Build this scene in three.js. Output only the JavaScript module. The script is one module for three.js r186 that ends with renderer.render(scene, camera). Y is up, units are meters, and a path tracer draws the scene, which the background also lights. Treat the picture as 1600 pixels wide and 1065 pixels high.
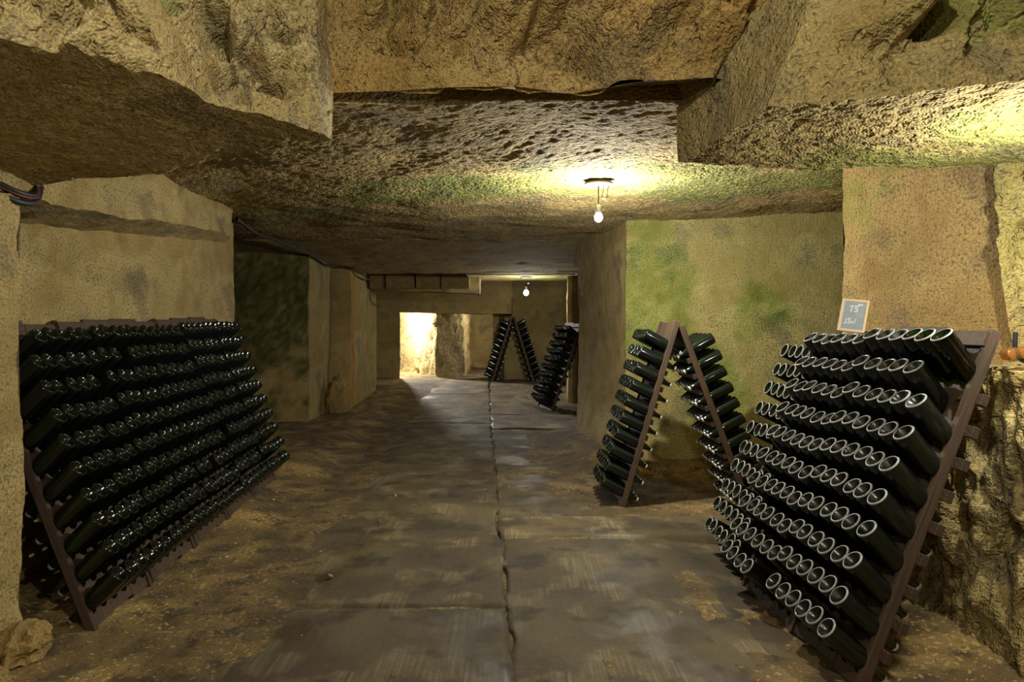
import * as THREE from 'three';
import { mergeGeometries } from 'three/addons/utils/BufferGeometryUtils.js';
import { RoundedBoxGeometry } from 'three/addons/geometries/RoundedBoxGeometry.js';
import { ImprovedNoise } from 'three/addons/math/ImprovedNoise.js';

// ------------------------------------------------------------------ camera, exposure, lamps
const scene = new THREE.Scene();
scene.background = new THREE.Color(0x000000);
const EYE = new THREE.Vector3(0, 1.35, 0);
const camera = new THREE.PerspectiveCamera(53.03, 1600 / 1065, 0.05, 60);
camera.position.copy(EYE);
camera.lookAt(0, 1.35, -10);
camera.setViewOffset(1600, 1065, 0, 22, 1600, 1065);       // lens shifted so that uprights stay upright
const renderer = new THREE.WebGLRenderer();
renderer.toneMapping = THREE.LinearToneMapping;
renderer.toneMappingExposure = 1.0;
renderer.shadowMap.enabled = true;
const LAMP = {                                             // position of each bulb, strength (cd), colour
  middle: { p: [0.6, 2.11, -4.74], i: 15, c: [1, 0.98, 0.9], r: 0.03 },
  far: { p: [0.24, 1.93, -11.6], i: 4.6, c: [1, 0.98, 0.9], r: 0.045 },
  right: { p: [1.82, 1.82, -2.25], i: 4.7, c: [1, 0.98, 0.88], r: 0.025 },
  behind: { p: [0.15, 2.6, -0.55], i: 9.5, c: [1, 0.97, 0.88], r: 0.028 },
  hall: { p: [-0.45, 2.2, 1.2], i: 4.5, c: [1, 0.97, 0.88], r: 0.028 },
  room: { p: [-2.75, 1.75, -15.7], i: 60, c: [1, 0.97, 0.9], r: 0.06 },
  back: { p: [0.0, 1.9, -16.1], i: 12, c: [1, 0.97, 0.9], r: 0.05 },
};

// ------------------------------------------------------------------ noise and textures
const IN = new ImprovedNoise();
const n3 = (x, y, z) => IN.noise(x + 71.3, y + 33.7, z + 12.9);
const fbm = (x, y, z, o = 4) => { let s = 0, a = 1; for (let i = 0; i < o; i++) { s += a * n3(x, y, z); a *= 0.5; x *= 2.03; y *= 2.03; z *= 2.03; } return s; };
let seed = 12345;
const rnd = () => { seed = (seed * 1664525 + 1013904223) >>> 0; return seed / 4294967296; };
const sm = (a, b, x) => { const t = Math.min(1, Math.max(0, (x - a) / (b - a))); return t * t * (3 - 2 * t); };
const mix = (a, b, t) => a + (b - a) * t;
const hash = (i, j, k) => { let h = (i * 374761393 + j * 668265263 + k * 2147483647) | 0; h = Math.imul(h ^ (h >>> 13), 1274126177); h ^= h >>> 16; return (h >>> 0) / 4294967296; };
// gradient noise that repeats every P cells, for tiles
const GA = new Float32Array(4096), GB = new Float32Array(4096), PERM = new Uint16Array(8192);
for (let i = 0; i < 4096; i++) { const a = rnd() * 6.2832; GA[i] = Math.cos(a); GB[i] = Math.sin(a); PERM[i] = i; }
for (let i = 4095; i > 0; i--) { const j = Math.floor(rnd() * (i + 1)), t = PERM[i]; PERM[i] = PERM[j]; PERM[j] = t; }
for (let i = 0; i < 4096; i++) PERM[i + 4096] = PERM[i];
function pn(x, y, P, s = 0) {
  const xi = Math.floor(x), yi = Math.floor(y), fx = x - xi, fy = y - yi;
  const x0 = ((xi % P) + P) % P, x1 = (x0 + 1) % P, y0 = ((yi % P) + P) % P, y1 = (y0 + 1) % P, r0 = PERM[(y0 + s * 37) & 4095], r1 = PERM[(y1 + s * 37) & 4095];
  const a = PERM[x0 + r0 & 4095], b = PERM[x1 + r0 & 4095], c = PERM[x0 + r1 & 4095], d = PERM[x1 + r1 & 4095];
  const u = fx * fx * (3 - 2 * fx), v = fy * fy * (3 - 2 * fy);
  const p = GA[a] * fx + GB[a] * fy, q = GA[b] * (fx - 1) + GB[b] * fy, e = GA[c] * fx + GB[c] * (fy - 1), f = GA[d] * (fx - 1) + GB[d] * (fy - 1);
  const m = p + (q - p) * u; return (m + (e + (f - e) * u - m) * v) * 1.5;
}
const pf = (x, y, P, s, o) => { let r = 0, a = 1, p = P; for (let i = 0; i < o; i++) { r += a * pn(x * p, y * p, p, s + i); a *= 0.55; p *= 2; } return r; };
function tex(size, fn, srgb) {
  const d = new Uint8Array(size * size * 4);
  for (let y = 0; y < size; y++) for (let x = 0; x < size; x++) {
    const c = fn(x / size, y / size), o = (y * size + x) * 4;
    for (let k = 0; k < 3; k++) d[o + k] = Math.max(0, Math.min(255, (Array.isArray(c) ? c[k] : c) * 255));
    d[o + 3] = 255;
  }
  const t = new THREE.DataTexture(d, size, size, THREE.RGBAFormat);
  t.wrapS = t.wrapT = THREE.RepeatWrapping; t.magFilter = THREE.LinearFilter; t.minFilter = THREE.LinearMipmapLinearFilter; t.generateMipmaps = true;
  if (srgb) t.colorSpace = THREE.SRGBColorSpace;
  t.needsUpdate = true; return t;
}
const lerp3 = (a, b, t) => [mix(a[0], b[0], t), mix(a[1], b[1], t), mix(a[2], b[2], t)];
// limestone: tan body, ochre and grey patches, fine grain and small brown specks
const stoneColor = tex(1024, (u, v) => {
  const big = pf(u, v, 3, 11, 5), patch = pf(u, v, 5, 23, 5), grain = pn(u * 340, v * 340, 340, 5) * 0.6 + pn(u * 150, v * 150, 150, 8) * 0.5, speck = pf(u, v, 110, 31, 3);
  let c = lerp3([0.60, 0.52, 0.325], [0.67, 0.595, 0.40], sm(-0.5, 0.6, big));
  c = lerp3(c, [0.545, 0.455, 0.26], 0.6 * sm(0.1, 0.8, patch));
  c = lerp3(c, [0.49, 0.455, 0.35], 0.5 * sm(0.2, 0.8, -patch));
  c = lerp3(c, [0.36, 0.28, 0.17], 0.55 * sm(0.3, 0.9, speck * 1.05 + 0.3 * big - 0.4 * patch));
  const g = 1 + 0.28 * grain; return [c[0] * g, c[1] * g, c[2] * g];
}, true);
// pitted, worn wall face with faint upright tool marks
const wallBump = tex(1024, (u, v) => {
  const f = pf(u, v, 14, 41, 6), pit = pf(u, v, 110, 47, 2);
  return 0.6 + 0.15 * f + 0.1 * pn(u * 130, v * 22, 130, 44) + 0.07 * pn(u * 300, v * 300, 300, 45) - 0.26 * sm(0.35, 0.85, pit);
});
// ceiling cut with a pick: short slanting strokes
const pickBump = tex(1024, (u, v) => {
  const w = 0.01 * pn(u * 8, v * 8, 8, 51);
  const s1 = pn((u + v) * 32 + w * 60, (v * 2 - u) * 64, 32, 53), s2 = pn((u + v) * 64, (v * 2 - u) * 128 + w * 40, 64, 55), f = pf(u, v, 60, 57, 3), deep = pf(u, v, 44, 59, 2);
  return 0.58 + 0.2 * s1 + 0.16 * s2 + 0.14 * f - 0.34 * sm(0.25, 0.75, deep);
});
const crumbBump = tex(1024, (u, v) => {
  const a = pf(u, v, 18, 151, 6), r = 1 - Math.abs(pf(u, v, 24, 157, 4)) * 1.4, k = pn(u * 220, v * 220, 220, 159);
  return 0.46 + 0.24 * a + 0.1 * r + 0.1 * k - 0.3 * sm(0.35, 0.8, pf(u, v, 48, 161, 2));
});
const dirtColor = tex(1024, (u, v) => {
  const a = pf(u, v, 4, 61, 5), b = pf(u, v, 9, 67, 5), g = pn(u * 256, v * 256, 256, 69), s = pf(u, v, 60, 71, 2);
  let c = lerp3([0.355, 0.295, 0.18], [0.49, 0.415, 0.255], sm(-0.5, 0.6, a));
  c = lerp3(c, [0.255, 0.215, 0.14], 0.8 * sm(0.05, 0.7, b));
  c = lerp3(c, [0.70, 0.60, 0.38], 0.7 * sm(0.35, 0.8, s + 0.3 * a));
  return c.map(x => x * (1 + 0.2 * g));
}, true);
const dirtBump = tex(1024, (u, v) => 0.5 + 0.2 * pf(u, v, 16, 73, 5) + 0.25 * sm(0.3, 0.7, pf(u, v, 50, 79, 2)));
const concreteColor = tex(1024, (u, v) => {
  const a = pf(u, v, 3, 83, 5), b = pf(u, v, 6, 89, 4), g = pn(u * 256, v * 256, 256, 91), br = pn(u * 160, v * 6, 160, 93), sc = pf(u, v, 7, 97, 5);
  let c = lerp3([0.30, 0.255, 0.17], [0.39, 0.345, 0.25], sm(-0.5, 0.5, a));
  c = lerp3(c, [0.215, 0.175, 0.11], 0.8 * sm(0.1, 0.7, b));
  c = lerp3(c, [0.56, 0.51, 0.41], 0.8 * sm(0.1, 0.65, sc) * (0.6 + 0.6 * br));
  return c.map(x => x * (1 + 0.12 * g));
}, true);
const concreteBump = tex(512, (u, v) => 0.5 + 0.2 * pf(u, v, 10, 101, 5) + 0.1 * pn(u * 120, v * 8, 120, 103));
const concreteRough = tex(512, (u, v) => 0.86 - 0.3 * sm(0.05, 0.75, pf(u, v, 4, 107, 4)) + 0.06 * pn(u * 90, v * 90, 90, 109));
const woodColor = tex(512, (u, v) => {
  const w = 0.1 * pn(u * 4, v * 2, 4, 113), gr = pn(u * 48 + w * 8, v * 3, 48, 117), f = pn(u * 128, v * 10, 128, 119), st = pf(u, v, 5, 121, 3);
  let c = lerp3([0.215, 0.15, 0.085], [0.31, 0.22, 0.125], 0.5 + 0.5 * gr);
  c = lerp3(c, [0.13, 0.105, 0.085], 0.6 * sm(0, 0.7, st));
  return c.map(x => x * (1 + 0.2 * f));
}, true);
const woodBump = tex(512, (u, v) => 0.5 + 0.3 * pn(u * 48, v * 3, 48, 117) + 0.2 * pn(u * 128, v * 10, 128, 119));
const dustColor = tex(512, (u, v) => {                     // cellar dust and finger-wiped clean bands on dark green glass
  const a = sm(0.0, 0.9, pf(u, v, 3, 131, 4)), s = sm(0.3, 0.8, pf(u, v, 24, 137, 2)), w = sm(0.1, 0.5, pn(u * 6, v * 3, 6, 139));
  return lerp3([0.05, 0.065, 0.05], [0.22, 0.225, 0.20], Math.min(1, a * 0.55 * (1 - w * 0.7) + s * 0.25));
}, true);
const dustRough = tex(512, (u, v) => { const a = sm(0.0, 0.9, pf(u, v, 3, 131, 4)), w = sm(0.1, 0.5, pn(u * 6, v * 3, 6, 139)); return 0.24 + 0.34 * a * (1 - w * 0.7); });

const std = (o) => new THREE.MeshStandardMaterial(o);
const M = {
  stone: std({ map: stoneColor, bumpMap: wallBump, bumpScale: 0.015, roughness: 0.95, vertexColors: true }),
  pick: std({ map: stoneColor, bumpMap: pickBump, bumpScale: 0.024, roughness: 0.95, vertexColors: true }),
  crumb: std({ map: stoneColor, bumpMap: crumbBump, bumpScale: 0.032, roughness: 0.95, vertexColors: true }),
  dirt: std({ map: dirtColor, bumpMap: dirtBump, bumpScale: 0.012, roughness: 0.95, vertexColors: true }),
  concrete: std({ map: concreteColor, bumpMap: concreteBump, bumpScale: 0.006, roughnessMap: concreteRough, roughness: 1, vertexColors: true }),
  wood: std({ map: woodColor, bumpMap: woodBump, bumpScale: 0.002, roughness: 0.7 }),
  woodGrey: std({ map: woodColor, color: new THREE.Color(1.4, 1.45, 1.5), bumpMap: woodBump, bumpScale: 0.002, roughness: 0.65 }),
  glass: new THREE.MeshPhysicalMaterial({ color: new THREE.Color(0.004, 0.007, 0.004), roughness: 0.11, ior: 1.52 }),
  glassDusty: new THREE.MeshPhysicalMaterial({ map: dustColor, roughnessMap: dustRough, roughness: 1, ior: 1.52 }),
  glassGreen: new THREE.MeshPhysicalMaterial({ color: new THREE.Color(0.5, 0.8, 0.4), roughness: 0.06, transmission: 1, thickness: 0.08, ior: 1.5, attenuationColor: new THREE.Color(0.05, 0.32, 0.04), attenuationDistance: 0.022 }),
  scuff: std({ color: new THREE.Color(0.27, 0.27, 0.245), roughness: 0.5 }),
  cap: std({ color: new THREE.Color(0.62, 0.60, 0.55), metalness: 0.8, roughness: 0.35 }),
  iron: std({ color: new THREE.Color(0.03, 0.03, 0.032), metalness: 0.6, roughness: 0.45 }),
  rust: std({ color: new THREE.Color(0.10, 0.06, 0.035), metalness: 0.3, roughness: 0.7 }),
  rubber: std({ color: new THREE.Color(0.012, 0.012, 0.014), roughness: 0.55 }),
  redRubber: std({ color: new THREE.Color(0.12, 0.02, 0.015), roughness: 0.5 }),
  amber: new THREE.MeshPhysicalMaterial({ color: new THREE.Color(0.7, 0.32, 0.1), roughness: 0.08, transmission: 0.85, thickness: 0.02, ior: 1.5 }),
  slate: std({ color: 0x8d9192, roughness: 0.75 }),
  paleWood: std({ color: 0xcdb68c, map: null, roughness: 0.65 }),
  chrome: std({ color: new THREE.Color(0.7, 0.7, 0.7), metalness: 1, roughness: 0.25 }),
};

// ------------------------------------------------------------------ building helpers
const V = (x, y, z) => new THREE.Vector3(x, y, z);
const used = {};
function nm(n) { used[n] = (used[n] ?? -1) + 1; return used[n] ? n + '_' + String(used[n]).padStart(3, '0') : n; }
function sh(m) { m.castShadow = true; m.receiveShadow = true; return m; }
function part(name, geo, mat, parent) { const m = sh(new THREE.Mesh(geo, mat)); m.name = name; parent.add(m); return m; }
function thing(name, label, category, pos, group) {
  const g = new THREE.Group(); g.name = nm(name); g.userData = { label, category }; if (group) g.userData.group = group;
  if (pos) g.position.set(...pos); scene.add(g); return g;
}
function structure(name, geo, mat, label) { const m = part(nm(name), geo, mat, scene); m.userData = { kind: 'structure', label }; return m; }

// relief fields: each gives an offset for a point of rock
const vecNoise = (p, f, a, o = 4, off = 0) => V(fbm(p.x * f + off, p.y * f, p.z * f, o) * a, fbm(p.x * f + 19 + off, p.y * f + 7, p.z * f, o) * a, fbm(p.x * f + off, p.y * f + 31, p.z * f + 5, o) * a);
function facet(p, s, seedK, soft = 18) {                    // fractured rock: tilted facets of size s, worn at their borders
  const x = p.x / s, y = p.y / s, z = p.z / s, xi = Math.floor(x), yi = Math.floor(y), zi = Math.floor(z);
  let W0 = 0, H0 = 0;
  for (let i = -1; i < 2; i++) for (let j = -1; j < 2; j++) for (let k = -1; k < 2; k++) {
    const a = xi + i, b = yi + j, c = zi + k, px = a + hash(a, b, c + seedK) - x, py = b + hash(a + 57, b, c + seedK) - y, pz = c + hash(a, b + 91, c + seedK) - z;
    const d = px * px + py * py + pz * pz; if (d > 0.9) continue;
    const w = Math.exp(-soft * d), h = hash(a + 3, b, c + seedK) - 0.5;
    W0 += w; H0 += w * (h * 1.1 - (px * (hash(a + 5, b, c + seedK) - 0.5) + py * (hash(a + 7, b, c + seedK) - 0.5) + pz * (hash(a + 9, b, c + seedK) - 0.5)) * 2);
  }
  return W0 > 0 ? H0 / W0 * s : 0;
}
const relief = {
  wall: p => vecNoise(p, 1.3, 0.022, 3).add(vecNoise(p, 9, 0.006, 3, 40)),
  pick: p => { const d = vecNoise(p, 0.9, 0.05, 3); d.y += 0.007 * n3((p.x + p.z) * 11, 0, (p.z - p.x) * 26) + 0.008 * n3(p.x * 31, p.y * 31, p.z * 31); return d; },
  rough: p => { const d = vecNoise(p, 2.2, 0.045, 4), w = 0.03 * n3(p.x * 8, p.y * 8, p.z * 8), a = fbm(p.x * 11 + w * 9, p.y * 4.5, p.z * 11, 4), b = Math.abs(fbm(p.x * 24 + 7, p.y * 10, p.z * 24, 2)), h = 0.032 * a + 0.028 * (0.4 - b) + 0.3 * facet(V(p.x, p.y * 0.7, p.z), 0.13, 9); d.x -= h; d.z += h * 0.7; return d; },
  broken: p => {
    const q = V(p.x + 0.09 * fbm(p.x * 4, p.y * 4, p.z * 4, 3), p.y + 0.09 * fbm(p.x * 4 + 9, p.y * 4, p.z * 4, 3), p.z + 0.07 * n3(p.x * 5, p.y * 5, p.z * 5 + 3));
    const rid = 1 - Math.abs(fbm(p.x * 2.6 + 4, p.y * 4.2, p.z * 2.6, 4)) * 1.6, cr = Math.abs(fbm(p.x * 13, p.y * 17, p.z * 13, 3));
    const h = 0.10 * fbm(p.x * 1.7, p.y * 1.7, p.z * 1.7, 3) + 0.07 * rid + 0.55 * facet(q, 0.36, 11, 22) + 0.6 * facet(q, 0.14, 17, 22) + 0.03 * (0.35 - cr) + 0.02 * fbm(p.x * 20, p.y * 28, p.z * 20, 4);
    return V(0.25 * h, 0.2 * h, h * 0.8);
  },
  none: () => V(0, 0, 0),
};
// tint of the stone (algae, soot, ochre) at a point; multiplied with the stone texture
const blot = (p, c, r) => 1 - Math.sqrt(((p.x - c[0]) / r) ** 2 + ((p.y - c[1]) / r) ** 2 + ((p.z - c[2]) / r) ** 2);
function grow(p, list, f, amt, rag = 1) {                   // ragged colonies with a grain of their own
  let m = -1; for (const [c, r] of list) m = Math.max(m, blot(p, c, r));
  return sm(-0.05, 0.35, m + rag * 0.55 * fbm(p.x * f, p.y * f, p.z * f, 4)) * amt * (0.65 + 0.5 * fbm(p.x * 17, p.y * 17, p.z * 17, 2));
}
const ALGAE = [0.31, 0.64, 0.10], WHITE = [1, 1, 1];
const tints = {
  plain: p => { const k = 0.9 + 0.1 * fbm(p.x * 1.1, p.y * 1.1, p.z * 1.1, 3); return [k, k, k]; },
};
const tint = (base, algae, opt = {}) => p => {
  const k = 1 + 0.14 * fbm(p.x * 1.1, p.y * 1.1, p.z * 1.1, 3);
  let c = base.map(x => x * k);
  if (algae) c = lerp3(c, opt.dark ? [0.16, 0.24, 0.05] : ALGAE, Math.max(0, Math.min(1, grow(p, algae, opt.f ?? 3, opt.amt ?? 0.8))));
  if (opt.ochre) c = lerp3(c, [0.85, 0.62, 0.3], 0.7 * sm(0.1, 0.7, fbm(p.x * 2.4 + 8, p.y * 2.4, p.z * 2.4, 3)));
  if (opt.soot) c = lerp3(c, [0.5, 0.5, 0.5], 0.6 * sm(0.15, 0.7, fbm(p.x * 3 + 18, p.y * 3, p.z * 3, 3)));
  return c;
};
function grid(a, b, c, d, nu, nv, rel, tnt, tile) {           // bilinear patch a-b (u), a-d (v)
  const lu = Math.max(a.distanceTo(b), d.distanceTo(c)), lv = Math.max(a.distanceTo(d), b.distanceTo(c));
  const P = new Float32Array((nu + 1) * (nv + 1) * 3), C = new Float32Array(P.length), U = new Float32Array((nu + 1) * (nv + 1) * 2), I = [];
  const p = V(0, 0, 0), q = V(0, 0, 0), N = V(0, 0, 0).crossVectors(b.clone().sub(a), d.clone().sub(a)).normalize();
  for (let j = 0; j <= nv; j++) for (let i = 0; i <= nu; i++) {
    const s = i / nu, t = j / nv, o = j * (nu + 1) + i;
    p.lerpVectors(a, b, s); q.lerpVectors(d, c, s); p.lerp(q, t);
    const cl = tnt(p), r = rel(p);
    P.set([p.x + r.x, p.y + r.y, p.z + r.z], o * 3); C.set(cl, o * 3); const rn = r.dot(N) / tile;                               // keeps the grain unstretched on steps of the relief
    U.set([s * lu / tile + a.x * 0.37 + rn * 0.4, t * lv / tile + a.z * 0.21 + rn * 0.35], o * 2);
    if (i < nu && j < nv) { const k = o + nu + 1; I.push(o, o + 1, k + 1, o, k + 1, k); }
  }
  const g = new THREE.BufferGeometry();
  g.setAttribute('position', new THREE.BufferAttribute(P, 3)); g.setAttribute('color', new THREE.BufferAttribute(C, 3)); g.setAttribute('uv', new THREE.BufferAttribute(U, 2));
  g.setIndex(I); g.computeVertexNormals(); return g;
}
// grain laid on from the side that each facet of broken rock faces, so that steps do not stretch it
function boxUV(geo, tile) {
  const g = geo.toNonIndexed(), p = g.attributes.position, n = g.attributes.normal, uv = g.attributes.uv;
  for (let i = 0; i < p.count; i += 3) {
    const k = (a) => Math.abs(n[a](i) + n[a](i + 1) + n[a](i + 2)), x = k('getX'), y = k('getY'), z = k('getZ');
    for (let j = i; j < i + 3; j++) uv.setXY(j, (x > y && x > z ? p.getZ(j) : p.getX(j)) / tile, (y > x && y > z ? p.getZ(j) : p.getY(j)) / tile);
  }
  return g;
}
// a rock block from eight corners: 0-3 below (anticlockwise from above), 4-7 above them
function block(name, label, c, mat, { rel = relief.wall, tnt = tints.plain, fine = 0.006, min = 0.014, tile = 1.6 } = {}) {
  const p = c.map(x => V(...x)), F = [[0, 1, 5, 4], [1, 2, 6, 5], [2, 3, 7, 6], [3, 0, 4, 7], [4, 5, 6, 7], [3, 2, 1, 0]], gs = [], cen = V(0, 0, 0);
  p.forEach(v => cen.addScaledVector(v, 1 / 8));
  const faces = F.map(f => {
    let ids = f; const [A, B, C, D] = f.map(i => p[i]), m = V(0, 0, 0).add(A).add(B).add(C).add(D).multiplyScalar(0.25);
    const n = V(0, 0, 0).crossVectors(C.clone().sub(A), D.clone().sub(B)).normalize();
    if (n.dot(m.clone().sub(cen)) < 0) { ids = [f[0], f[3], f[2], f[1]]; n.negate(); }
    const q4 = ids.map(i => p[i]), facing = q4.some(v => n.dot(EYE.clone().sub(v)) > 0) && q4.some(v => v.z < -0.7);
    let dist = 99; for (let s = 0; s <= 6; s++) for (let t = 0; t <= 6; t++) { const q = A.clone().lerp(B, s / 6).lerp(D.clone().lerp(C, s / 6), t / 6); if (q.z < -1.2) dist = Math.min(dist, q.distanceTo(EYE)); }
    return { ids, facing, dist };
  });
  const cell = Math.max(min, fine * Math.min(...faces.filter(f => f.facing).map(f => f.dist), 99)), E = { 1: 0, 3: 0, 4: 0 };
  const axis = (a, b) => { const x = (i) => [i % 4 === 1 || i % 4 === 2 ? 1 : 0, i % 4 > 1 ? 1 : 0, i > 3 ? 1 : 0], u = x(a), v = x(b); return u[0] !== v[0] ? 1 : u[1] !== v[1] ? 3 : 4; };
  for (const f of F) for (let k = 0; k < 4; k++) { const a = f[k], b = f[(k + 1) % 4], x = axis(a, b); E[x] = Math.max(E[x], p[a].distanceTo(p[b])); }
  const cnt = (x, c) => Math.min(560, Math.max(1, Math.ceil(E[x] / c)));      // edges shared by two faces are cut alike, so that no gap opens
  for (const { ids, facing } of faces) { const [A, B, C, D] = ids.map(i => p[i]), c = facing ? cell : Math.max(cell, 0.3); gs.push(grid(A, B, C, D, cnt(axis(ids[0], ids[1]), c), cnt(axis(ids[0], ids[3]), c), rel, tnt, tile)); }
  return structure(name, mat === M.crumb ? boxUV(mergeGeometries(gs), tile) : mergeGeometries(gs), mat, label);
}
const box8 = (x0, x1, y0, y1, z0, z1) => [[x0, y0, z0], [x1, y0, z0], [x1, y0, z1], [x0, y0, z1], [x0, y1, z0], [x1, y1, z0], [x1, y1, z1], [x0, y1, z1]];
const foot8 = (f, y0, y1) => [...f.map(([x, z]) => [x, y0, z]), ...f.map(([x, z]) => [x, y1, z])];
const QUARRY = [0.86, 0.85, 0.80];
const T = {
  tan: tint(QUARRY), ceilPlain: tint(QUARRY),
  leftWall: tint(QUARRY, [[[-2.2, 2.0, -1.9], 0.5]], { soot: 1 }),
  brown: tint([0.78, 0.68, 0.53], [[[1.9, 2.1, -3.9], 0.3]], { amt: 0.5 }),
  greenWall: tint([0.84, 0.93, 0.80], [[[1.2, 1.9, -6.65], 0.55], [[1.35, 1.45, -6.6], 0.5], [[1.9, 0.8, -6.5], 0.4], [[2.3, 1.5, -6.4], 0.3]], { amt: 0.85, f: 3.2 }),
  moss: tint(QUARRY, [[[-3.5, 2.3, -9.2], 1.9], [[-3.0, 2.0, -9.2], 1.1]], { amt: 1.25, dark: 1 }),
  ceil: tint([0.93, 0.90, 0.80], [[[0.6, 2.4, -4.74], 0.75], [[-0.3, 2.4, -5.1], 0.6], [[-1.0, 2.4, -5.3], 0.45], [[1.5, 2.4, -5.0], 0.7], [[2.2, 2.4, -4.6], 0.5], [[-1.9, 2.4, -6.3], 0.5]], { amt: 0.9, f: 3 }),
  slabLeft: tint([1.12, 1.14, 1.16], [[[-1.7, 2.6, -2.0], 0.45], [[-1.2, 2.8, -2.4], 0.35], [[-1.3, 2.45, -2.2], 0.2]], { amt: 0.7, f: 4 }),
  mid: tint([0.95, 0.86, 0.68], [[[-0.6, 2.75, -2.6], 0.25]], { amt: 0.5, ochre: 1 }),
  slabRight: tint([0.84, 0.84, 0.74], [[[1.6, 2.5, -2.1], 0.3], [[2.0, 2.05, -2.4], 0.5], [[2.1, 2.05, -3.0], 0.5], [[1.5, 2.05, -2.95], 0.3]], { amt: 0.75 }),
  rightRock: tint([0.95, 0.95, 0.86], [[[2.3, 1.9, -3.0], 0.55]], { amt: 0.35 }),
};

// ------------------------------------------------------------------ the quarry: floor
const rise = z => 0.2 * sm(8.5, 14.4, -z);
const floorY = (x, z) => {
  const d = -z; let y = rise(z);
  y += 0.07 * sm(-1.75, -2.5, x - 0.05 * (d - 3)) ;
  y += 0.06 * sm(1.5, 2.1, x) - 0.03 * sm(0.9, 1.2, x) * sm(1.8, 1.4, x) * sm(2.6, 3.6, d) * sm(5.2, 4.6, d);
  y += 0.035 * sm(3, 5.6, d) * sm(7.6, 6.3, d) * sm(-1.5, -1.9, x);
  y += 0.10 * sm(0.55, 0.05, Math.hypot(Math.max(0, 0.95 - x), Math.max(0, d - 8.6, 6.75 - d - 0.27 * Math.max(0, x - 1.1)))) * (d > 5.6 && d < 9.5 ? 1 : 0);
  return y + 0.018 * fbm(x * 1.6, 0, z * 1.6, 3) + 0.007 * fbm(x * 11, 3, z * 11, 3);
};
{
  const xs = [], zs = []; for (let x = -7; x <= 7.001; x += (Math.abs(x) < 2.6 ? 0.026 : 0.12)) xs.push(x);
  let z = 5; while (z > -21) { zs.push(z); z -= z > -1.2 ? 0.2 : Math.max(0.022, -z * 0.008); } zs.push(-21);
  const nx = xs.length, P = [], U = [], C = [], I = [];
  zs.forEach((zz, j) => xs.forEach((x, i) => {
    P.push(x, floorY(x, zz), zz); U.push(x / 1.5, zz / 1.5);
    const sandy = Math.max(sm(-1.3, -1.65, x - 0.05 * (zz + 3)), sm(0.7, 1.3, x)), s2 = sandy * sm(-0.35, 0.5, fbm(x * 2, 1, zz * 2, 4) + 0.25);
    C.push(...lerp3([0.60, 0.56, 0.48], [1.25, 1.17, 1.0], s2));
    if (i < nx - 1 && j < zs.length - 1) { const o = j * nx + i; I.push(o, o + 1, o + nx, o + 1, o + nx + 1, o + nx); }
  }));
  const g = new THREE.BufferGeometry(); g.setAttribute('position', new THREE.Float32BufferAttribute(P, 3)); g.setAttribute('uv', new THREE.Float32BufferAttribute(U, 2)); g.setAttribute('color', new THREE.Float32BufferAttribute(C, 3)); g.setIndex(I); g.computeVertexNormals();
  structure('floor', g, M.dirt, 'trodden earth floor of the quarry gallery with sandy edges');
}
const floorMesh = scene.getObjectByName('floor');
const xl = d => -0.955 - 0.057 * d, xr = d => 0.107 - 0.041 * d;
// concrete slabs laid in the floor: near depth, far depth, left and right edge at either end, tone
function slab(d0, d1, l0, r0, l1, r1, lift, tone, soft = [0, 0.5]) {
  const n = 40, m = Math.max(10, Math.min(150, Math.ceil((d1 - d0) / 0.03))), P = [], U = [], C = [], I = [];
  for (let j = 0; j <= m; j++) for (let i = 0; i <= n + 2; i++) {
    const t = j / m, s = Math.min(n, Math.max(0, i - 1)) / n, d = mix(d0, d1, t);
    let x = mix(mix(l0, l1, t), mix(r0, r1, t), s), z = -d;
    const e = 0.035; x += e * (s === 0 || s === 1 ? 1 : 0.3) * fbm(s * 9 + d0, 0, z * 3.1, 4); z += (j === 0 || j === m ? 1 : 0.2) * 0.02 * fbm(x * 4, 5, d0, 3);
    const skirt = i === 0 || i === n + 2 || j === 0 || j === m, wd = mix(r0 - l0, r1 - l1, t);
    const melt = Math.max(soft[0] ? 1 - s * wd / soft[0] : 0, soft[1] ? 1 - (1 - s) * wd / soft[1] : 0, 0);
    P.push(x, rise(z) + (skirt ? -0.03 : 0.013 + lift * 0.4 - 0.034 * melt + 0.006 * fbm(x * 3, 8, z * 3, 3)), z); U.push(x / 2.2 + d0 * 0.31, z / 2.2);
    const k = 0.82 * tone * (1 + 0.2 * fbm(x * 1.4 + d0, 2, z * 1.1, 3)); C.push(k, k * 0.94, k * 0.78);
    if (i < n + 2 && j < m) { const o = j * (n + 3) + i, q = o + n + 3; I.push(o, o + 1, q, o + 1, q + 1, q); }
  }
  const g = new THREE.BufferGeometry(); g.setAttribute('position', new THREE.Float32BufferAttribute(P, 3)); g.setAttribute('uv', new THREE.Float32BufferAttribute(U, 2)); g.setAttribute('color', new THREE.Float32BufferAttribute(C, 3)); g.setIndex(I); g.computeVertexNormals();
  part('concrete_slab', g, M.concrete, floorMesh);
}
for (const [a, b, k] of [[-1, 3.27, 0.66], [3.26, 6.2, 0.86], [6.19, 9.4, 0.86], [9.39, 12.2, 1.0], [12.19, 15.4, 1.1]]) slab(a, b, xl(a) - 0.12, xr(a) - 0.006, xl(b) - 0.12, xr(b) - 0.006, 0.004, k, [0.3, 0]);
slab(1.0, 4.34, xr(1), 1.15, xr(4.34), 1.3, 0, 0.74);
slab(4.345, 4.85, xr(4.345), 1.7, xr(4.85), 1.9, 0.01, 1.05);
slab(4.855, 6.6, xr(4.855), 0.8, xr(6.6), 0.7, -0.004, 0.66);
slab(6.59, 8.9, xr(6.59), 0.52, xr(8.9), 0.6, -0.004, 0.74);
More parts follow.
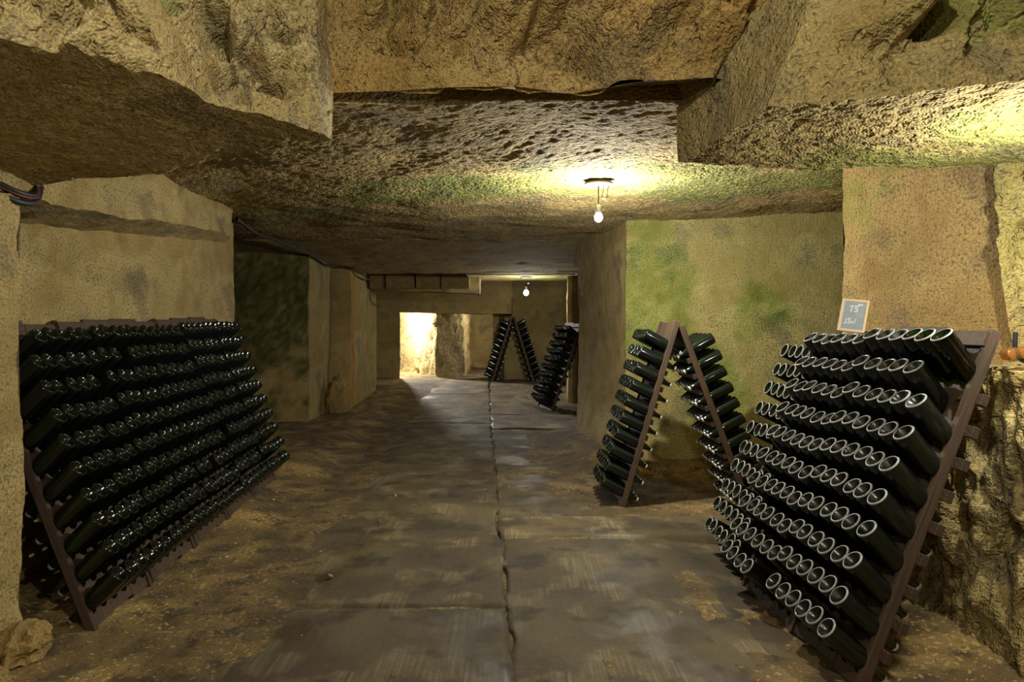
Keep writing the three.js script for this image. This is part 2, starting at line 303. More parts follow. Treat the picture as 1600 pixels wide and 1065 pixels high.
slab(8.92, 10.1, xr(8.92), 1.0, xr(10.1), 1.05, 0.016, 1.3, [0, 0.1]);
slab(10.12, 12.6, xr(10.12), 0.6, xr(12.6), 0.7, 0.0, 1.0);

// ------------------------------------------------------------------ the quarry: ceiling
block('ceiling', 'pick-marked limestone ceiling with green algae round the middle lamp', [[-6.4, 2.33, -2.95], [6.4, 2.33, -2.95], [6.4, 2.42, -8.45], [-6.4, 2.42, -8.45], [-6.4, 3.5, -3.4], [6.4, 3.5, -3.4], [6.4, 3.5, -8.45], [-6.4, 3.5, -8.45]], M.pick, { rel: relief.pick, tnt: T.ceil, fine: 0.005, min: 0.02 });
block('ceiling', 'lower ceiling sloping down to the far lamp', [[-6.5, 2.415, -8.4], [6.5, 2.415, -8.4], [6.5, 2.2, -10.9], [-6.5, 2.2, -10.9], [-6.5, 3.2, -8.4], [6.5, 3.2, -8.4], [6.5, 3.2, -10.9], [-6.5, 3.2, -10.9]], M.pick, { rel: relief.wall, tnt: T.tan });
block('ceiling', 'low flat ceiling over the far lamp', box8(-0.75, 6.5, 2.2, 3.2, -12.5, -10.85).map(p => p), M.pick, { rel: relief.wall, tnt: tint(QUARRY, [[[0.6, 2.2, -11.6], 0.9]], { amt: 0.7 }) });
block('ceiling', 'ceiling of the far chamber', box8(-6.5, 6.5, 2.42, 3.2, -21.5, -10.85), M.pick, { rel: relief.wall, tnt: T.tan });
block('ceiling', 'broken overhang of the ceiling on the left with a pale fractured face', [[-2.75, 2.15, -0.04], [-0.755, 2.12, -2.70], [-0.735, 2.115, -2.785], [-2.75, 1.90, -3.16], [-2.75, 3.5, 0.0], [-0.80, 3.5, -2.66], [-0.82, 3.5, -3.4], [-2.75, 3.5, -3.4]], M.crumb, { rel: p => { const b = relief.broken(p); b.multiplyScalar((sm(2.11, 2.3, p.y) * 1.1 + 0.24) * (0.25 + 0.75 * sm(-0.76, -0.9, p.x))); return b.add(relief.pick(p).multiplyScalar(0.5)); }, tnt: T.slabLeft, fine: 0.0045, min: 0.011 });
block('ceiling', 'rough broken step of the ceiling between the two overhangs', [[-1.3, 2.335, -2.92], [1.3, 2.31, -2.68], [1.3, 2.40, -3.0], [-1.3, 2.42, -3.05], [-1.3, 3.5, -2.92], [1.5, 3.5, -2.4], [1.3, 3.5, -3.0], [-1.0, 3.5, -3.1]], M.crumb, { rel: p => relief.broken(p).multiplyScalar((0.2 + 1.3 * sm(-0.75, -0.25, p.x)) * (0.22 + 1.1 * sm(2.35, 2.6, p.y))), tnt: T.mid, fine: 0.0045, min: 0.011 });
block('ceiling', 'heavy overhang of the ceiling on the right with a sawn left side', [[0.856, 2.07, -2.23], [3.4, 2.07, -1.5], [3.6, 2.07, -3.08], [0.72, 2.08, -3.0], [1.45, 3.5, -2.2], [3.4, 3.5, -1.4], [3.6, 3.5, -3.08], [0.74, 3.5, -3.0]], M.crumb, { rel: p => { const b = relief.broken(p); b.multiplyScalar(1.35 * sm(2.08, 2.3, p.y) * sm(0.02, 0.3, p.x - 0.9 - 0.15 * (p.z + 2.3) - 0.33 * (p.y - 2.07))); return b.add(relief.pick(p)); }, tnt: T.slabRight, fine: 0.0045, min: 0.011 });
block('ceiling', 'high ceiling above the near hall', box8(-6.5, 6.5, 3.2, 3.7, -2.9, 5.4), M.pick, { tnt: T.tan });

// ------------------------------------------------------------------ the quarry: walls and pillars
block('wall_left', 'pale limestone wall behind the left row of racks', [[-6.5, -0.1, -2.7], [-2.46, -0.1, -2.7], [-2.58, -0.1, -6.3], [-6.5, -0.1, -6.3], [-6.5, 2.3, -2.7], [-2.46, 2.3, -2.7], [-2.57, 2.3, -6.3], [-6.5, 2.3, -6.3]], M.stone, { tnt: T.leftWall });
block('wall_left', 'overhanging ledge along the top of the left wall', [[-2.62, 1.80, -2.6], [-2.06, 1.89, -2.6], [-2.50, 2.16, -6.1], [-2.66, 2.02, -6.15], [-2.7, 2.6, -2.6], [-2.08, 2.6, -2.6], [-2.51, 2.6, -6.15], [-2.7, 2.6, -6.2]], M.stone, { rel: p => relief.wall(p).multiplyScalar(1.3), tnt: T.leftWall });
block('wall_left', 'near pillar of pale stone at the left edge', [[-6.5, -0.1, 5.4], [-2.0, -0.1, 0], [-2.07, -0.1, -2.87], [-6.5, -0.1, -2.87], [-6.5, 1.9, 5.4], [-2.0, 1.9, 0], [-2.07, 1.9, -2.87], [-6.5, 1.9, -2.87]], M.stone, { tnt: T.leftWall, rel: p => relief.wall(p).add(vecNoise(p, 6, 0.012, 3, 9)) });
block('wall_left', 'upper wall of the near hall on the left', box8(-6.5, -2.55, 1.8, 3.6, -2.7, 5.4), M.stone, { tnt: T.tan });
block('wall_left', 'dark moss-stained pillar face beyond the left wall', [[-6.5, -0.1, -9.2], [-2.74, -0.1, -9.2], [-2.74, -0.1, -10.2], [-6.5, -0.1, -10.2], [-6.5, 2.6, -9.2], [-2.74, 2.6, -9.2], [-2.68, 2.6, -10.2], [-6.5, 2.6, -10.2]], M.stone, { tnt: p => p.x > -2.755 && p.z < -9.22 ? T.tan(p) : T.moss(p) });
block('wall_left', 'second brown pillar face with a thin edge tinted orange as if lamplit', foot8([[-6.5, -10.15], [-2.42, -10.25], [-2.45, -10.62], [-6.5, -10.6]], -0.1, 2.5), M.stone, { tnt: p => p.x > -2.452 && p.z < -10.27 ? [1.0, 0.66, 0.28] : T.tan(p) });  // narrow side coloured orange to stand for warm lamplight on the stone
block('wall_left', 'side wall leading to the far chamber', foot8([[-6.5, -10.6], [-2.46, -10.6], [-2.44, -12.3], [-6.5, -12.3]], -0.1, 2.5), M.stone, { tnt: T.tan });
block('wall_left', 'frontal wall left of the bright opening', foot8([[-6.5, -14.2], [-2.36, -14.4], [-2.5, -14.8], [-6.5, -14.8]], -0.1, 2.5), M.stone, { tnt: T.tan });
block('wall_left', 'end of the left gallery', box8(-7, -6.3, -0.1, 3.4, -21.5, 5.4), M.stone, { tnt: T.tan });
block('wall_right', 'low rough parapet behind the right racks', [[1.97, -0.1, 5.4], [6.5, -0.1, 5.4], [6.5, -0.1, -3.8], [1.93, -0.1, -3.8], [1.99, 1.17, 5.4], [6.5, 1.17, 5.4], [6.5, 1.17, -3.8], [1.97, 1.17, -3.8]], M.crumb, { rel: p => relief.rough(p), tnt: T.rightRock, fine: 0.0045, min: 0.012 });
block('wall_right', 'rough bright outcrop by the right lamp', [[2.20, 1.1, -3.0], [3.3, 1.1, -1.8], [6.5, 1.1, -1.9], [6.5, 1.1, -3.4], [2.16, 2.3, -3.08], [3.3, 2.3, -1.7], [6.5, 2.3, -1.8], [6.5, 2.3, -3.4]], M.crumb, { rel: relief.rough, tnt: T.rightRock, fine: 0.0045, min: 0.012 });
block('wall_right', 'smooth brown pillar face above the right racks', foot8([[1.98, -4.08], [2.30, -3.0], [6.5, -5.2], [2.75, -5.5]], -0.1, 2.6), M.stone, { tnt: T.brown });
block('wall_right', 'pillar with an algae-green face behind the middle rack', foot8([[1.12, -6.7], [6.5, -5.25], [6.5, -8.4], [0.82, -8.5]], -0.1, 2.6), M.stone, { rel: p => { const r = relief.wall(p), k = 0.12 * sm(0.5, 0, p.y); r.z += k * 0.9; r.x -= k * 0.5; return r; }, tnt: p => (p.z < -6.715 ? T.tan(p) : T.greenWall(p)) });
block('wall_right', 'pale pier beside the far lamp', foot8([[0.93, -11.3], [1.6, -11.3], [6.5, -12.6], [1.02, -12.6]], -0.1, 2.4), M.stone, { tnt: T.tan });
block('wall_right', 'brown wall behind the far rack', foot8([[-0.42, -15.0], [6.5, -15.0], [6.5, -15.6], [-0.42, -15.6]], -0.1, 2.6), M.stone, { tnt: T.tan });
block('wall_right', 'end of the right gallery', box8(6.3, 7, -0.1, 3.4, -21.5, 5.4), M.stone, { tnt: T.tan });
block('wall_right', 'upper wall of the near hall on the right', box8(3.35, 6.5, 1.1, 3.6, -1.95, 5.4), M.stone, { tnt: T.tan });
block('wall_back', 'back wall of the far chamber', box8(-6.5, 6.5, -0.1, 2.6, -20.6, -19.4), M.stone, { tnt: T.tan });
block('wall_front', 'wall behind the near hall', box8(-6.5, 6.5, -0.1, 3.6, 5.2, 5.8), M.stone, { tnt: T.tan });
block('wall_back', 'brightly lit rough pier in the far opening', foot8([[-1.66, -15.0], [-1.12, -15.5], [-1.1, -17.8], [-3.3, -18.2]], -0.1, 2.6), M.crumb, { rel: p => relief.rough(p), tnt: T.tan });
// lintels over the far opening
const lintel = block('trim_1', 'stone lintel with squared blocks under the far ceiling', [[-2.6, 2.0, -11.7], [-0.55, 1.93, -11.7], [-0.55, 1.93, -12.2], [-2.6, 2.0, -12.2], [-2.6, 2.5, -11.7], [-0.55, 2.5, -11.7], [-0.55, 2.5, -12.2], [-2.6, 2.5, -12.2]], M.stone, { tnt: T.tan });
for (const [x0, x1] of [[-2.42, -2.2], [-2.14, -1.66], [-1.63, -1.22], [-1.2, -0.72]]) {
  const g = new RoundedBoxGeometry(x1 - x0, 0.24, 0.2, 2, 0.015), pa = g.attributes.position;
  for (let i = 0; i < pa.count; i++) { const r = vecNoise(V(pa.getX(i) + x0, pa.getY(i), pa.getZ(i)), 7, 0.012, 2); pa.setXYZ(i, pa.getX(i) + r.x, pa.getY(i) + r.y, pa.getZ(i) + r.z); }
  g.computeVertexNormals(); g.setAttribute('color', new THREE.Float32BufferAttribute(new Array(pa.count * 3).fill(0.85), 3));
  part('stone_block', g, M.stone, lintel).position.set((x0 + x1) / 2, 2.12, -11.66);
}
block('trim_2', 'deep lintel over the bright far opening', [[-3, 1.68, -14.35], [0, 1.62, -14.35], [0, 1.62, -15.1], [-3, 1.68, -15.1], [-3, 2.6, -14.3], [0, 2.6, -14.3], [0, 2.6, -15.1], [-3, 2.6, -15.1]], M.stone, { tnt: T.tan });

// ------------------------------------------------------------------ bottles
const lathe = (pts, seg = 28) => new THREE.LatheGeometry(pts.map(([r, y]) => new THREE.Vector2(r, y)), seg);
const BOT = [[0.0003, 0.030], [0.010, 0.028], [0.020, 0.021], [0.028, 0.011], [0.0335, 0.003], [0.0365, 0.0004], [0.0395, 0.0010], [0.0424, 0.0045], [0.0436, 0.011], [0.0437, 0.06], [0.0437, 0.125], [0.0432, 0.155], [0.0410, 0.178], [0.0368, 0.200], [0.0305, 0.222], [0.0235, 0.243], [0.0182, 0.262], [0.0158, 0.280], [0.0148, 0.294], [0.0166, 0.296], [0.0166, 0.303], [0.0146, 0.305], [0.0003, 0.305]];
const glassGeo = lathe(BOT);
const rimGeo = lathe([[0.0362, 0.0003], [0.0385, -0.0002], [0.0406, 0.0014], [0.0424, 0.0040], [0.0420, 0.0046]], 28);
const capGeo = lathe([[0.0168, 0.2955], [0.0178, 0.297], [0.0176, 0.304], [0.0160, 0.3072], [0.0003, 0.3075]], 20);
const IN_HOLE = 0.202;                                     // how far along its axis a bottle meets the board
function bottleProto(mat, rim) {
  const g = new THREE.Group(); part('glass', glassGeo, mat, g); part('crown_cap', capGeo, M.cap, g); if (rim) { part('scuffed_rim', rimGeo, M.scuff, g).userData.label = 'scuffed pale rim of the base'; } return g;
}
const PROTO = { clean: bottleProto(M.glass, false), dusty: bottleProto(M.glassDusty, true), green: bottleProto(M.glassGreen, true), dark: bottleProto(M.glass, true) };
const ORD = ['first', 'second', 'third', 'fourth', 'fifth', 'sixth', 'seventh', 'eighth', 'ninth', 'tenth'];
const stock = [];                                          // the smaller, farther bottles, joined into one object

// ------------------------------------------------------------------ riddling racks
const W = 0.545, L = 1.445, PITCH = 0.0905, ROW = 0.128;
const holeU = c => PITCH * (c - 2.5), holeV = r => 0.105 + ROW * (9 - r);   // row 0 is the top row
function plankGeo(x0, x1, cols, v0) {
  const s = new THREE.Shape(); s.moveTo(x0, v0); s.lineTo(x1, v0 + 0.006); s.lineTo(x1, L); s.lineTo(x0, L); s.closePath();
  for (const c of cols) for (let r = 0; r < 10; r++) { const h = new THREE.Path(); h.absellipse(holeU(c), holeV(r) - 0.006, 0.037, 0.046, 0, Math.PI * 2, true); s.holes.push(h); }
  const g = new THREE.ExtrudeGeometry(s, { depth: 0.028, bevelEnabled: false, curveSegments: 7 }); g.translate(0, 0, -0.028);
  const uv = g.attributes.uv, p = g.attributes.position; for (let i = 0; i < uv.count; i++) uv.setXY(i, p.getX(i) * 1.6, p.getY(i) * 0.9);
  return g;
}
const planks = [plankGeo(-W / 2 + 0.004, -PITCH - 0.001, [0, 1], 0.0), plankGeo(-PITCH + 0.001, PITCH - 0.001, [2, 3], 0.012), plankGeo(PITCH + 0.001, W / 2 - 0.004, [4, 5], 0.004)];
const bx = (w, h, d, r = 0.004) => new RoundedBoxGeometry(w, h, d, 2, r);
const stileGeo = bx(0.03, L + 0.02, 0.042), battenGeo = [bx(W + 0.045, 0.045, 0.03), bx(W - 0.06, 0.04, 0.03)], topGeo = [bx(0.3, 0.075, 0.02), bx(0.235, 0.062, 0.022)];
// parts of one leaf of a rack in its own frame: x along the row, y up the leaf, z outwards
function leafParts(parent, m, stileMat, withTop, alt = 0, over = false) {
  const put = (name, geo, mat, x, y, z, rz = 0) => { const o = part(name, geo, mat, parent); o.matrix.makeTranslation(x, y, z); o.matrix.multiply(new THREE.Matrix4().makeRotationZ(rz)); o.matrix.premultiply(m); o.matrix.decompose(o.position, o.quaternion, o.scale); return o; };
  planks.forEach(g => put('plank', g, M.wood, 0, 0, 0));
  for (const s of [-1, 1]) put('stile', stileGeo, stileMat, s * (W / 2 - 0.0155), L / 2, -0.012);
  for (let r = 0; r < 10; r++) put('batten', battenGeo[over ? 0 : 1], M.wood, 0.006 * ((r * 7) % 5 - 2) + (over ? 0.016 : 0), holeV(r) - 0.072, -0.043);
  if (withTop) { put('top_board', topGeo[0], M.wood, alt ? 0.12 : -0.12, L - 0.024, 0.011); put('top_board', topGeo[1], M.wood, alt ? -0.15 : 0.15, L - 0.034, 0.011); }
}
// frame of a leaf: centre of its foot, outward direction on the floor, lean back in degrees
function leafFrame(x, z, ox, oz, lean, y = null) {
  const o = V(ox, 0, oz).normalize(), a = lean * Math.PI / 180, up = V(0, 1, 0);
  const v = up.clone().multiplyScalar(Math.cos(a)).addScaledVector(o, -Math.sin(a)), n = o.clone().multiplyScalar(Math.cos(a)).addScaledVector(up, Math.sin(a)), u = V(0, 0, 0).crossVectors(v, n);
  const m = new THREE.Matrix4().makeBasis(u, v, n); m.setPosition(x, y ?? floorY(x, z) - 0.004, z);
  return { m, o, u, v, n, lean };
}
function bottlesOf(fr, tilt, missing, jit, steep = 0) {
  const out = [], a = tilt * Math.PI / 180, nearFirst = fr.u.z > 0 ? -1 : 1;   // u pointing to the camera: last column is nearest
  for (let r = 0; r < 10; r++) for (let k = 0; k < 6; k++) {
    if (missing.has(r + ',' + k)) continue;
    const c = nearFirst > 0 ? k : 5 - k;
    const t = a + (rnd() - 0.5) * jit + steep * (9 - r) / 9, w = (rnd() - 0.5) * jit * 0.35;
    const b = fr.o.clone().multiplyScalar(Math.cos(t)).add(V(0, Math.sin(t), 0)).addScaledVector(fr.u, w).normalize();
    const h = V(holeU(c), holeV(r), -0.01).applyMatrix4(fr.m), ins = IN_HOLE + (rnd() - 0.5) * 0.012;
    const q = new THREE.Quaternion().setFromUnitVectors(V(0, 1, 0), b.clone().negate()).multiply(new THREE.Quaternion().setFromAxisAngle(V(0, 1, 0), rnd() * 6.28));
    out.push({ pos: h.addScaledVector(b, ins), q, r, k });
  }
  return out;
}
// bottles of one leaf as things of their own
function placeBottles(list, where, group, kindOf) {
  const count = {};
  for (const b of list) {
    const n = count[b.r] = (count[b.r] ?? -1) + 1, kind = kindOf(b);
    const c = PROTO[kind].clone(); c.name = nm('champagne_bottle'); c.position.copy(b.pos); c.quaternion.copy(b.q);
    const look = kind === 'green' ? 'clear green bottle' : kind === 'dusty' ? 'dusty dark bottle' : 'shiny dark bottle';
    c.userData = { label: `${look}, ${ORD[n]} from near end, ${b.r === 9 ? 'bottom' : b.r === 0 ? 'top' : ORD[b.r]} row${b.r > 0 && b.r < 9 ? ' down' : ''}, ${where}`, category: 'bottle', group };
    scene.add(c);
  }
}
const NONE = new Set();
const setOf = s => new Set(s ? s.split(' ') : []);
// left: five leaves in a line leaning on the wall
{
  const A = V(-1.86, 0, -3.03), B = V(-1.99, 0, -5.78), dir = B.clone().sub(A).normalize(), out = V(-dir.z, 0, dir.x);
  const names = ['nearest of the five racks leaning on the left wall', 'second rack from the near end along the left wall', 'middle rack of the row along the left wall', 'fourth rack from the near end along the left wall', 'farthest rack of the row along the left wall'];
  const miss = ['0,0 2,5', '1,2', '7,2', '6,0 8,5', ''];
  for (let i = 0; i < 5; i++) {
    const c = A.clone().addScaledVector(dir, 0.272 + 0.549 * i).setY(0.008 + 0.012 * i), fr = leafFrame(c.x, c.z, out.x, out.z, [20.8, 20.5, 21, 20.6, 20.7][i], c.y);
    const t = thing('riddling_rack', 'wooden bottle rack, ' + names[i], 'rack', null, 'riddling racks along the left wall');
    t.position.copy(c); fr.m.elements; const inv = fr.m.clone().premultiply(new THREE.Matrix4().makeTranslation(-c.x, -c.y, -c.z));
    leafParts(t, inv, M.wood, true, i % 2);
    const bl = bottlesOf(fr, 44 + (i === 2 ? -3 : 0), setOf(miss[i]), 0.09);
    if (i < 2) placeBottles(bl, ['nearest left rack', 'second left rack'][i], 'bottles in the left racks', () => 'clean'); else stock.push(...bl);
  }
}
// right: two leaves in a line and a third at a slant behind them
{
  const A = V(1.29, 0, -2.545), dir = V(-0.065, 0, -1).normalize(), out = V(dir.z, 0, -dir.x);
  const names = ['nearest rack on the right with a pale edge strip', 'second rack on the right with a slate on top'];
  const miss = ['1,0', '9,4 9,5'];
  const wh = ['nearest right rack', 'second right rack'];
  for (let i = 0; i < 2; i++) {
    const c = A.clone().addScaledVector(dir, 0.272 + 0.549 * i).setY(-0.012 - 0.022 * i), fr = leafFrame(c.x, c.z, out.x, out.z, 21.6, c.y);
    const t = thing('riddling_rack', 'rack of dusty bottles, ' + names[i], 'rack', null, 'riddling racks on the right'); t.position.copy(c);
    leafParts(t, fr.m.clone().premultiply(new THREE.Matrix4().makeTranslation(-c.x, -c.y, -c.z)), i ? M.wood : M.woodGrey, true, i, i === 0);
    const bl = bottlesOf(fr, 43, setOf(['1,0', '9,0 9,1'][i]), 0.06, 0.22);
    placeBottles(bl, wh[i], 'bottles in the right racks', b => (i === 0 && b.r === 0 && b.k < 3 ? 'green' : 'dusty'));
  }
  const c = V(1.325, -0.02, -3.92), fr = leafFrame(c.x, c.z, -1, 0.05, 24.5, c.y);
  const t = thing('riddling_rack', 'third wooden rack on the right, standing out behind the second', 'rack', null, 'riddling racks on the right'); t.position.copy(c);
  leafParts(t, fr.m.clone().premultiply(new THREE.Matrix4().makeTranslation(-c.x, -c.y, -c.z)), M.wood, true, 0);
  placeBottles(bottlesOf(fr, 28, NONE, 0.07), 'third right rack', 'bottles in the right racks', () => 'dark');
}
// racks standing like an A: two leaves meeting at the top
function aFrame(x, z, y, turn, lean, label, tilt) {
  const t = thing('riddling_rack', label, 'rack', [x, y, z]);
  for (const s of [-1, 1]) {
    const dx = Math.cos(turn) * s, dz = -Math.sin(turn) * s, le = s < 0 ? lean[0] : lean[1], off = Math.sin(le * Math.PI / 180) * L + 0.03;
    const fr = leafFrame(x + dx * off, z + dz * off, dx, dz, le, y);
    leafParts(t, fr.m.clone().premultiply(new THREE.Matrix4().makeTranslation(-x, -y, -z)), M.woodGrey, false);
    part('hinge', bx(0.06, 0.03, 0.04), M.iron, t).position.set(0, L * Math.cos(le * Math.PI / 180) - 0.02, 0.2 * s);
    stock.push(...bottlesOf(fr, tilt, NONE, 0.05));
  }
  return t;
}
aFrame(1.255, -5.38, 0.0, 0, [16.5, 20.5], 'wooden riddling rack standing like an A before the algae-green pillar', 28);
aFrame(0.02, -14.6, 0.19, 0, [17, 17], 'small distant riddling rack standing like an A under the far lamp', 28);
{
  const dir = V(-0.4, 0, -1).normalize(), c = V(0.61, 0.05, -10.55).addScaledVector(dir, 0.272), fr = leafFrame(c.x, c.z, dir.z, -dir.x, 21, 0.05);
  const t = thing('riddling_rack', 'distant single-leaf riddling rack of glinting bottles left of the pale pier', 'rack', [c.x, c.y, c.z]);
  leafParts(t, fr.m.clone().premultiply(new THREE.Matrix4().makeTranslation(-c.x, -c.y, -c.z)), M.wood, true, 0);
  stock.push(...bottlesOf(fr, 40, NONE, 0.08));
}
{
  const col = (g, c) => { const n = g.attributes.position.count, a = new Float32Array(n * 3); for (let i = 0; i < n; i++) a.set(c, i * 3); g = g.clone(); g.setAttribute('color', new THREE.BufferAttribute(a, 3)); return g; };
  const geo = mergeGeometries([col(lathe(BOT, 20), [0.005, 0.008, 0.006]), col(capGeo, [0.5, 0.48, 0.42])]);
  const im = new THREE.InstancedMesh(geo, new THREE.MeshPhysicalMaterial({ color: 0xffffff, vertexColors: true, roughness: 0.11, ior: 1.52 }), stock.length);
  const m4 = new THREE.Matrix4(), one = V(1, 1, 1);
  stock.forEach((b, i) => im.setMatrixAt(i, m4.compose(b.pos, b.q, one)));
  im.name = 'champagne_bottles'; sh(im); im.userData = { label: 'dark bottles filling the farther riddling racks', category: 'bottles', kind: 'stuff', group: 'bottles in the farther racks' }; scene.add(im);
}

// ------------------------------------------------------------------ lamps
function bulbLight(L0, parent, base) {
  const bulbMat = std({ color: 0x000000, emissive: new THREE.Color(...L0.c), emissiveIntensity: 12 });
  const g = new THREE.SphereGeometry(L0.r, 24, 18); g.scale(1, 1.15, 1);
  const b = part('bulb', g, bulbMat, parent); b.position.copy(V(...L0.p).sub(base)); b.castShadow = false;
  const l = new THREE.PointLight(new THREE.Color(...L0.c), L0.i, 0, 2); l.position.copy(b.position); l.castShadow = true; l.shadow.radius = L0.r / 0.02; l.shadow.bias = -0.002; parent.add(l);
}
function pendant(key, ceilY, label) {
  const P = LAMP[key], base = V(P.p[0], ceilY, P.p[2]), t = thing('pendant_lamp', label, 'lamp', [base.x, base.y, base.z]);
  const drop = ceilY - P.p[1];
  part('ceiling_plate', lathe([[0.0003, -0.012], [0.085, -0.012], [0.1, -0.002], [0.1, 0.01]], 32), M.rust, t);
  part('cord', new THREE.CylinderGeometry(0.004, 0.004, drop - P.r - 0.05, 8).translate(0, -(drop - P.r - 0.05) / 2, 0), M.iron, t);
  part('socket', lathe([[0.012, 0.055], [0.018, 0.05], [0.02, 0], [0.016, -0.004], [0.0003, -0.004]], 20), M.chrome, t).position.set(0, -drop + P.r + 0.002, 0);
  const cable = new THREE.CatmullRomCurve3([V(0.035, 0, 0.02), V(0.028, -0.06, 0.015), V(0.022, -0.10, 0.01), V(0.05, -0.095, 0.01), V(0.062, -0.05, 0.01), V(0.066, 0, 0.01)]);
  part('wire_loop', new THREE.TubeGeometry(cable, 30, 0.0025, 6), M.iron, t);
  part('clip', bx(0.03, 0.008, 0.012, 0.002), M.chrome, t).position.set(0.036, -0.1, 0.01);
  bulbLight(P, t, base); return t;
}
pendant('middle', 2.338, 'bare glowing bulb hanging from the algae-green ceiling before the pillar');
pendant('far', 2.19, 'small bare glowing bulb hanging farther down the gallery');
pendant('room', 2.42, 'hidden lamp whitening the rough pier in the far opening');
pendant('back', 2.42, 'hidden lamp lighting the back wall of the far chamber');
pendant('behind', 3.2, 'hanging bulb in the near hall before the right overhang');
pendant('hall', 3.2, 'second hanging bulb in the near hall, nearer the left pillar');
{
  const P = LAMP.right, base = V(1.98, 1.82, -2.25), t = thing('wall_lamp', 'bulb on an iron arm above the right parapet', 'lamp', [base.x, base.y, base.z]);
  part('arm', new THREE.TubeGeometry(new THREE.CatmullRomCurve3([V(0.35, -0.64, 0.05), V(0.34, 0.14, 0.04), V(0.1, 0.2, 0), V(-0.16, 0.17, 0), V(-0.16, 0.07, 0)]), 40, 0.008, 8), M.iron, t);
  part('socket', lathe([[0.012, 0.055], [0.018, 0.05], [0.02, 0], [0.016, -0.004], [0.0003, -0.004]], 20), M.iron, t).position.set(-0.16, P.r + 0.002, 0);
  bulbLight(P, t, base);
}

// ------------------------------------------------------------------ small things
{ // slate with chalk writing
  const cv = document.createElement('canvas'); cv.width = 256; cv.height = 352; const g = cv.getContext('2d');
  g.fillStyle = '#8a9197'; g.fillRect(0, 0, 256, 352);
  for (let i = 0; i < 260; i++) { g.fillStyle = `rgba(${i % 2 ? '215,220,222' : '110,116,122'},0.06)`; g.fillRect(rnd() * 256, rnd() * 352, 30 + rnd() * 60, 4 + rnd() * 12); }
  g.strokeStyle = '#f2f2ee'; g.lineCap = 'round'; g.lineJoin = 'round';
  const stroke = (w, ...ls) => { g.lineWidth = w; for (const l of ls) { g.beginPath(); g.moveTo(l[0], l[1]); for (let i = 2; i < l.length; i += 2) g.lineTo(l[i], l[i + 1]); g.stroke(); } };
  stroke(7, [72, 62, 122, 54], [100, 58, 92, 128]);                                         // T
  stroke(7, [176, 54, 142, 58, 138, 86, 160, 84, 168, 104, 156, 126, 132, 124]);            // 5
  stroke(6, [58, 222, 50, 276, 36, 280]);                                                   // 1
  stroke(6, [74, 218, 96, 216, 84, 242, 100, 258, 88, 278, 72, 274]);                       // 3
  stroke(5, [112, 276, 116, 250, 130, 250, 130, 276], [148, 276, 164, 220]);                // nl
  stroke(4, [168, 24, 166, 44], [182, 26, 178, 42, 188, 44, 190, 28, 182, 26], [204, 24, 200, 42, 212, 42, 214, 26, 204, 24]);
  const ct = new THREE.CanvasTexture(cv); ct.colorSpace = THREE.SRGBColorSpace;
  const t = thing('slate_board', 'small wood-framed slate with chalk writing, leaning above the right racks', 'slate', [1.70, 1.325, -3.43]);
  t.rotation.order = 'YXZ'; t.rotation.y = -0.62; t.rotation.x = -0.22; t.rotation.z = -0.12;
  const w = 0.126, h = 0.168, e = 0.013;
  const pl = new THREE.PlaneGeometry(w - 2 * e + 0.002, h - 2 * e + 0.002); part('chalk_face', pl, std({ map: ct, roughness: 0.8 }), t).position.set(0, h / 2, 0.0032);
  part('slate_panel', bx(w - 2 * e + 0.004, h - 2 * e + 0.004, 0.005, 0.001), M.slate, t).position.set(0, h / 2, 0);
  for (const s of [-1, 1]) { part('frame_side', bx(e, h, 0.012, 0.003), M.paleWood, t).position.set(s * (w - e) / 2, h / 2, 0); part('frame_end', bx(w - 2 * e + 0.002, e, 0.0118, 0.003), M.paleWood, t).position.set(0, h / 2 + s * (h - e) / 2, 0); }
}
function cable(name, label, pts, r, mat) {
  const m = part(nm(name), new THREE.TubeGeometry(new THREE.CatmullRomCurve3(pts.map(p => V(...p))), pts.length * 10, r, 8), mat, scene);
  m.userData = { label, category: 'cable' }; return m;
}
cable('cable', 'black cable pinned along the ceiling edge over the moss-dark pillar', [[-2.5, 2.33, -6.2], [-2.62, 2.31, -7.0], [-2.74, 2.36, -7.8], [-2.72, 2.33, -8.7], [-2.67, 2.30, -9.15], [-2.64, 2.23, -9.9], [-2.5, 2.24, -10.1], [-2.36, 2.21, -10.25], [-2.32, 2.14, -10.8], [-2.36, 2.12, -11.4]], 0.016, M.rubber);
cable('cable', 'thin cable sagging down beside the far left side wall', [[-2.36, 2.12, -11.45], [-2.4, 2.1, -11.62], [-2.42, 1.85, -11.65], [-2.4, 1.75, -11.9], [-2.36, 1.72, -12.2]], 0.008, M.rubber);
cable('cable', 'thin cable strung along the ceiling edge to the pale pier', [[-1.7, 2.2, -10.85], [-0.6, 2.185, -10.83], [0.3, 2.175, -10.83], [0.9, 2.19, -10.83], [1.0, 2.18, -10.83]], 0.007, M.rubber);
cable('cable', 'upper black cable of the bundle at the left edge', [[-2.3, 1.99, -2.4], [-2.13, 1.955, -2.75], [-2.07, 1.915, -2.86], [-2.08, 1.925, -2.98], [-2.13, 1.98, -3.05]], 0.012, M.rubber);
cable('cable', 'dark red cable of the bundle at the left edge', [[-2.28, 1.96, -2.4], [-2.12, 1.935, -2.75], [-2.06, 1.90, -2.86], [-2.07, 1.915, -2.98], [-2.13, 1.985, -3.07]], 0.006, M.redRubber);
cable('cable', 'lower black cable of the bundle at the left edge', [[-2.3, 1.94, -2.4], [-2.12, 1.91, -2.75], [-2.07, 1.875, -2.86], [-2.08, 1.895, -2.98], [-2.13, 1.98, -3.09]], 0.013, M.rubber);
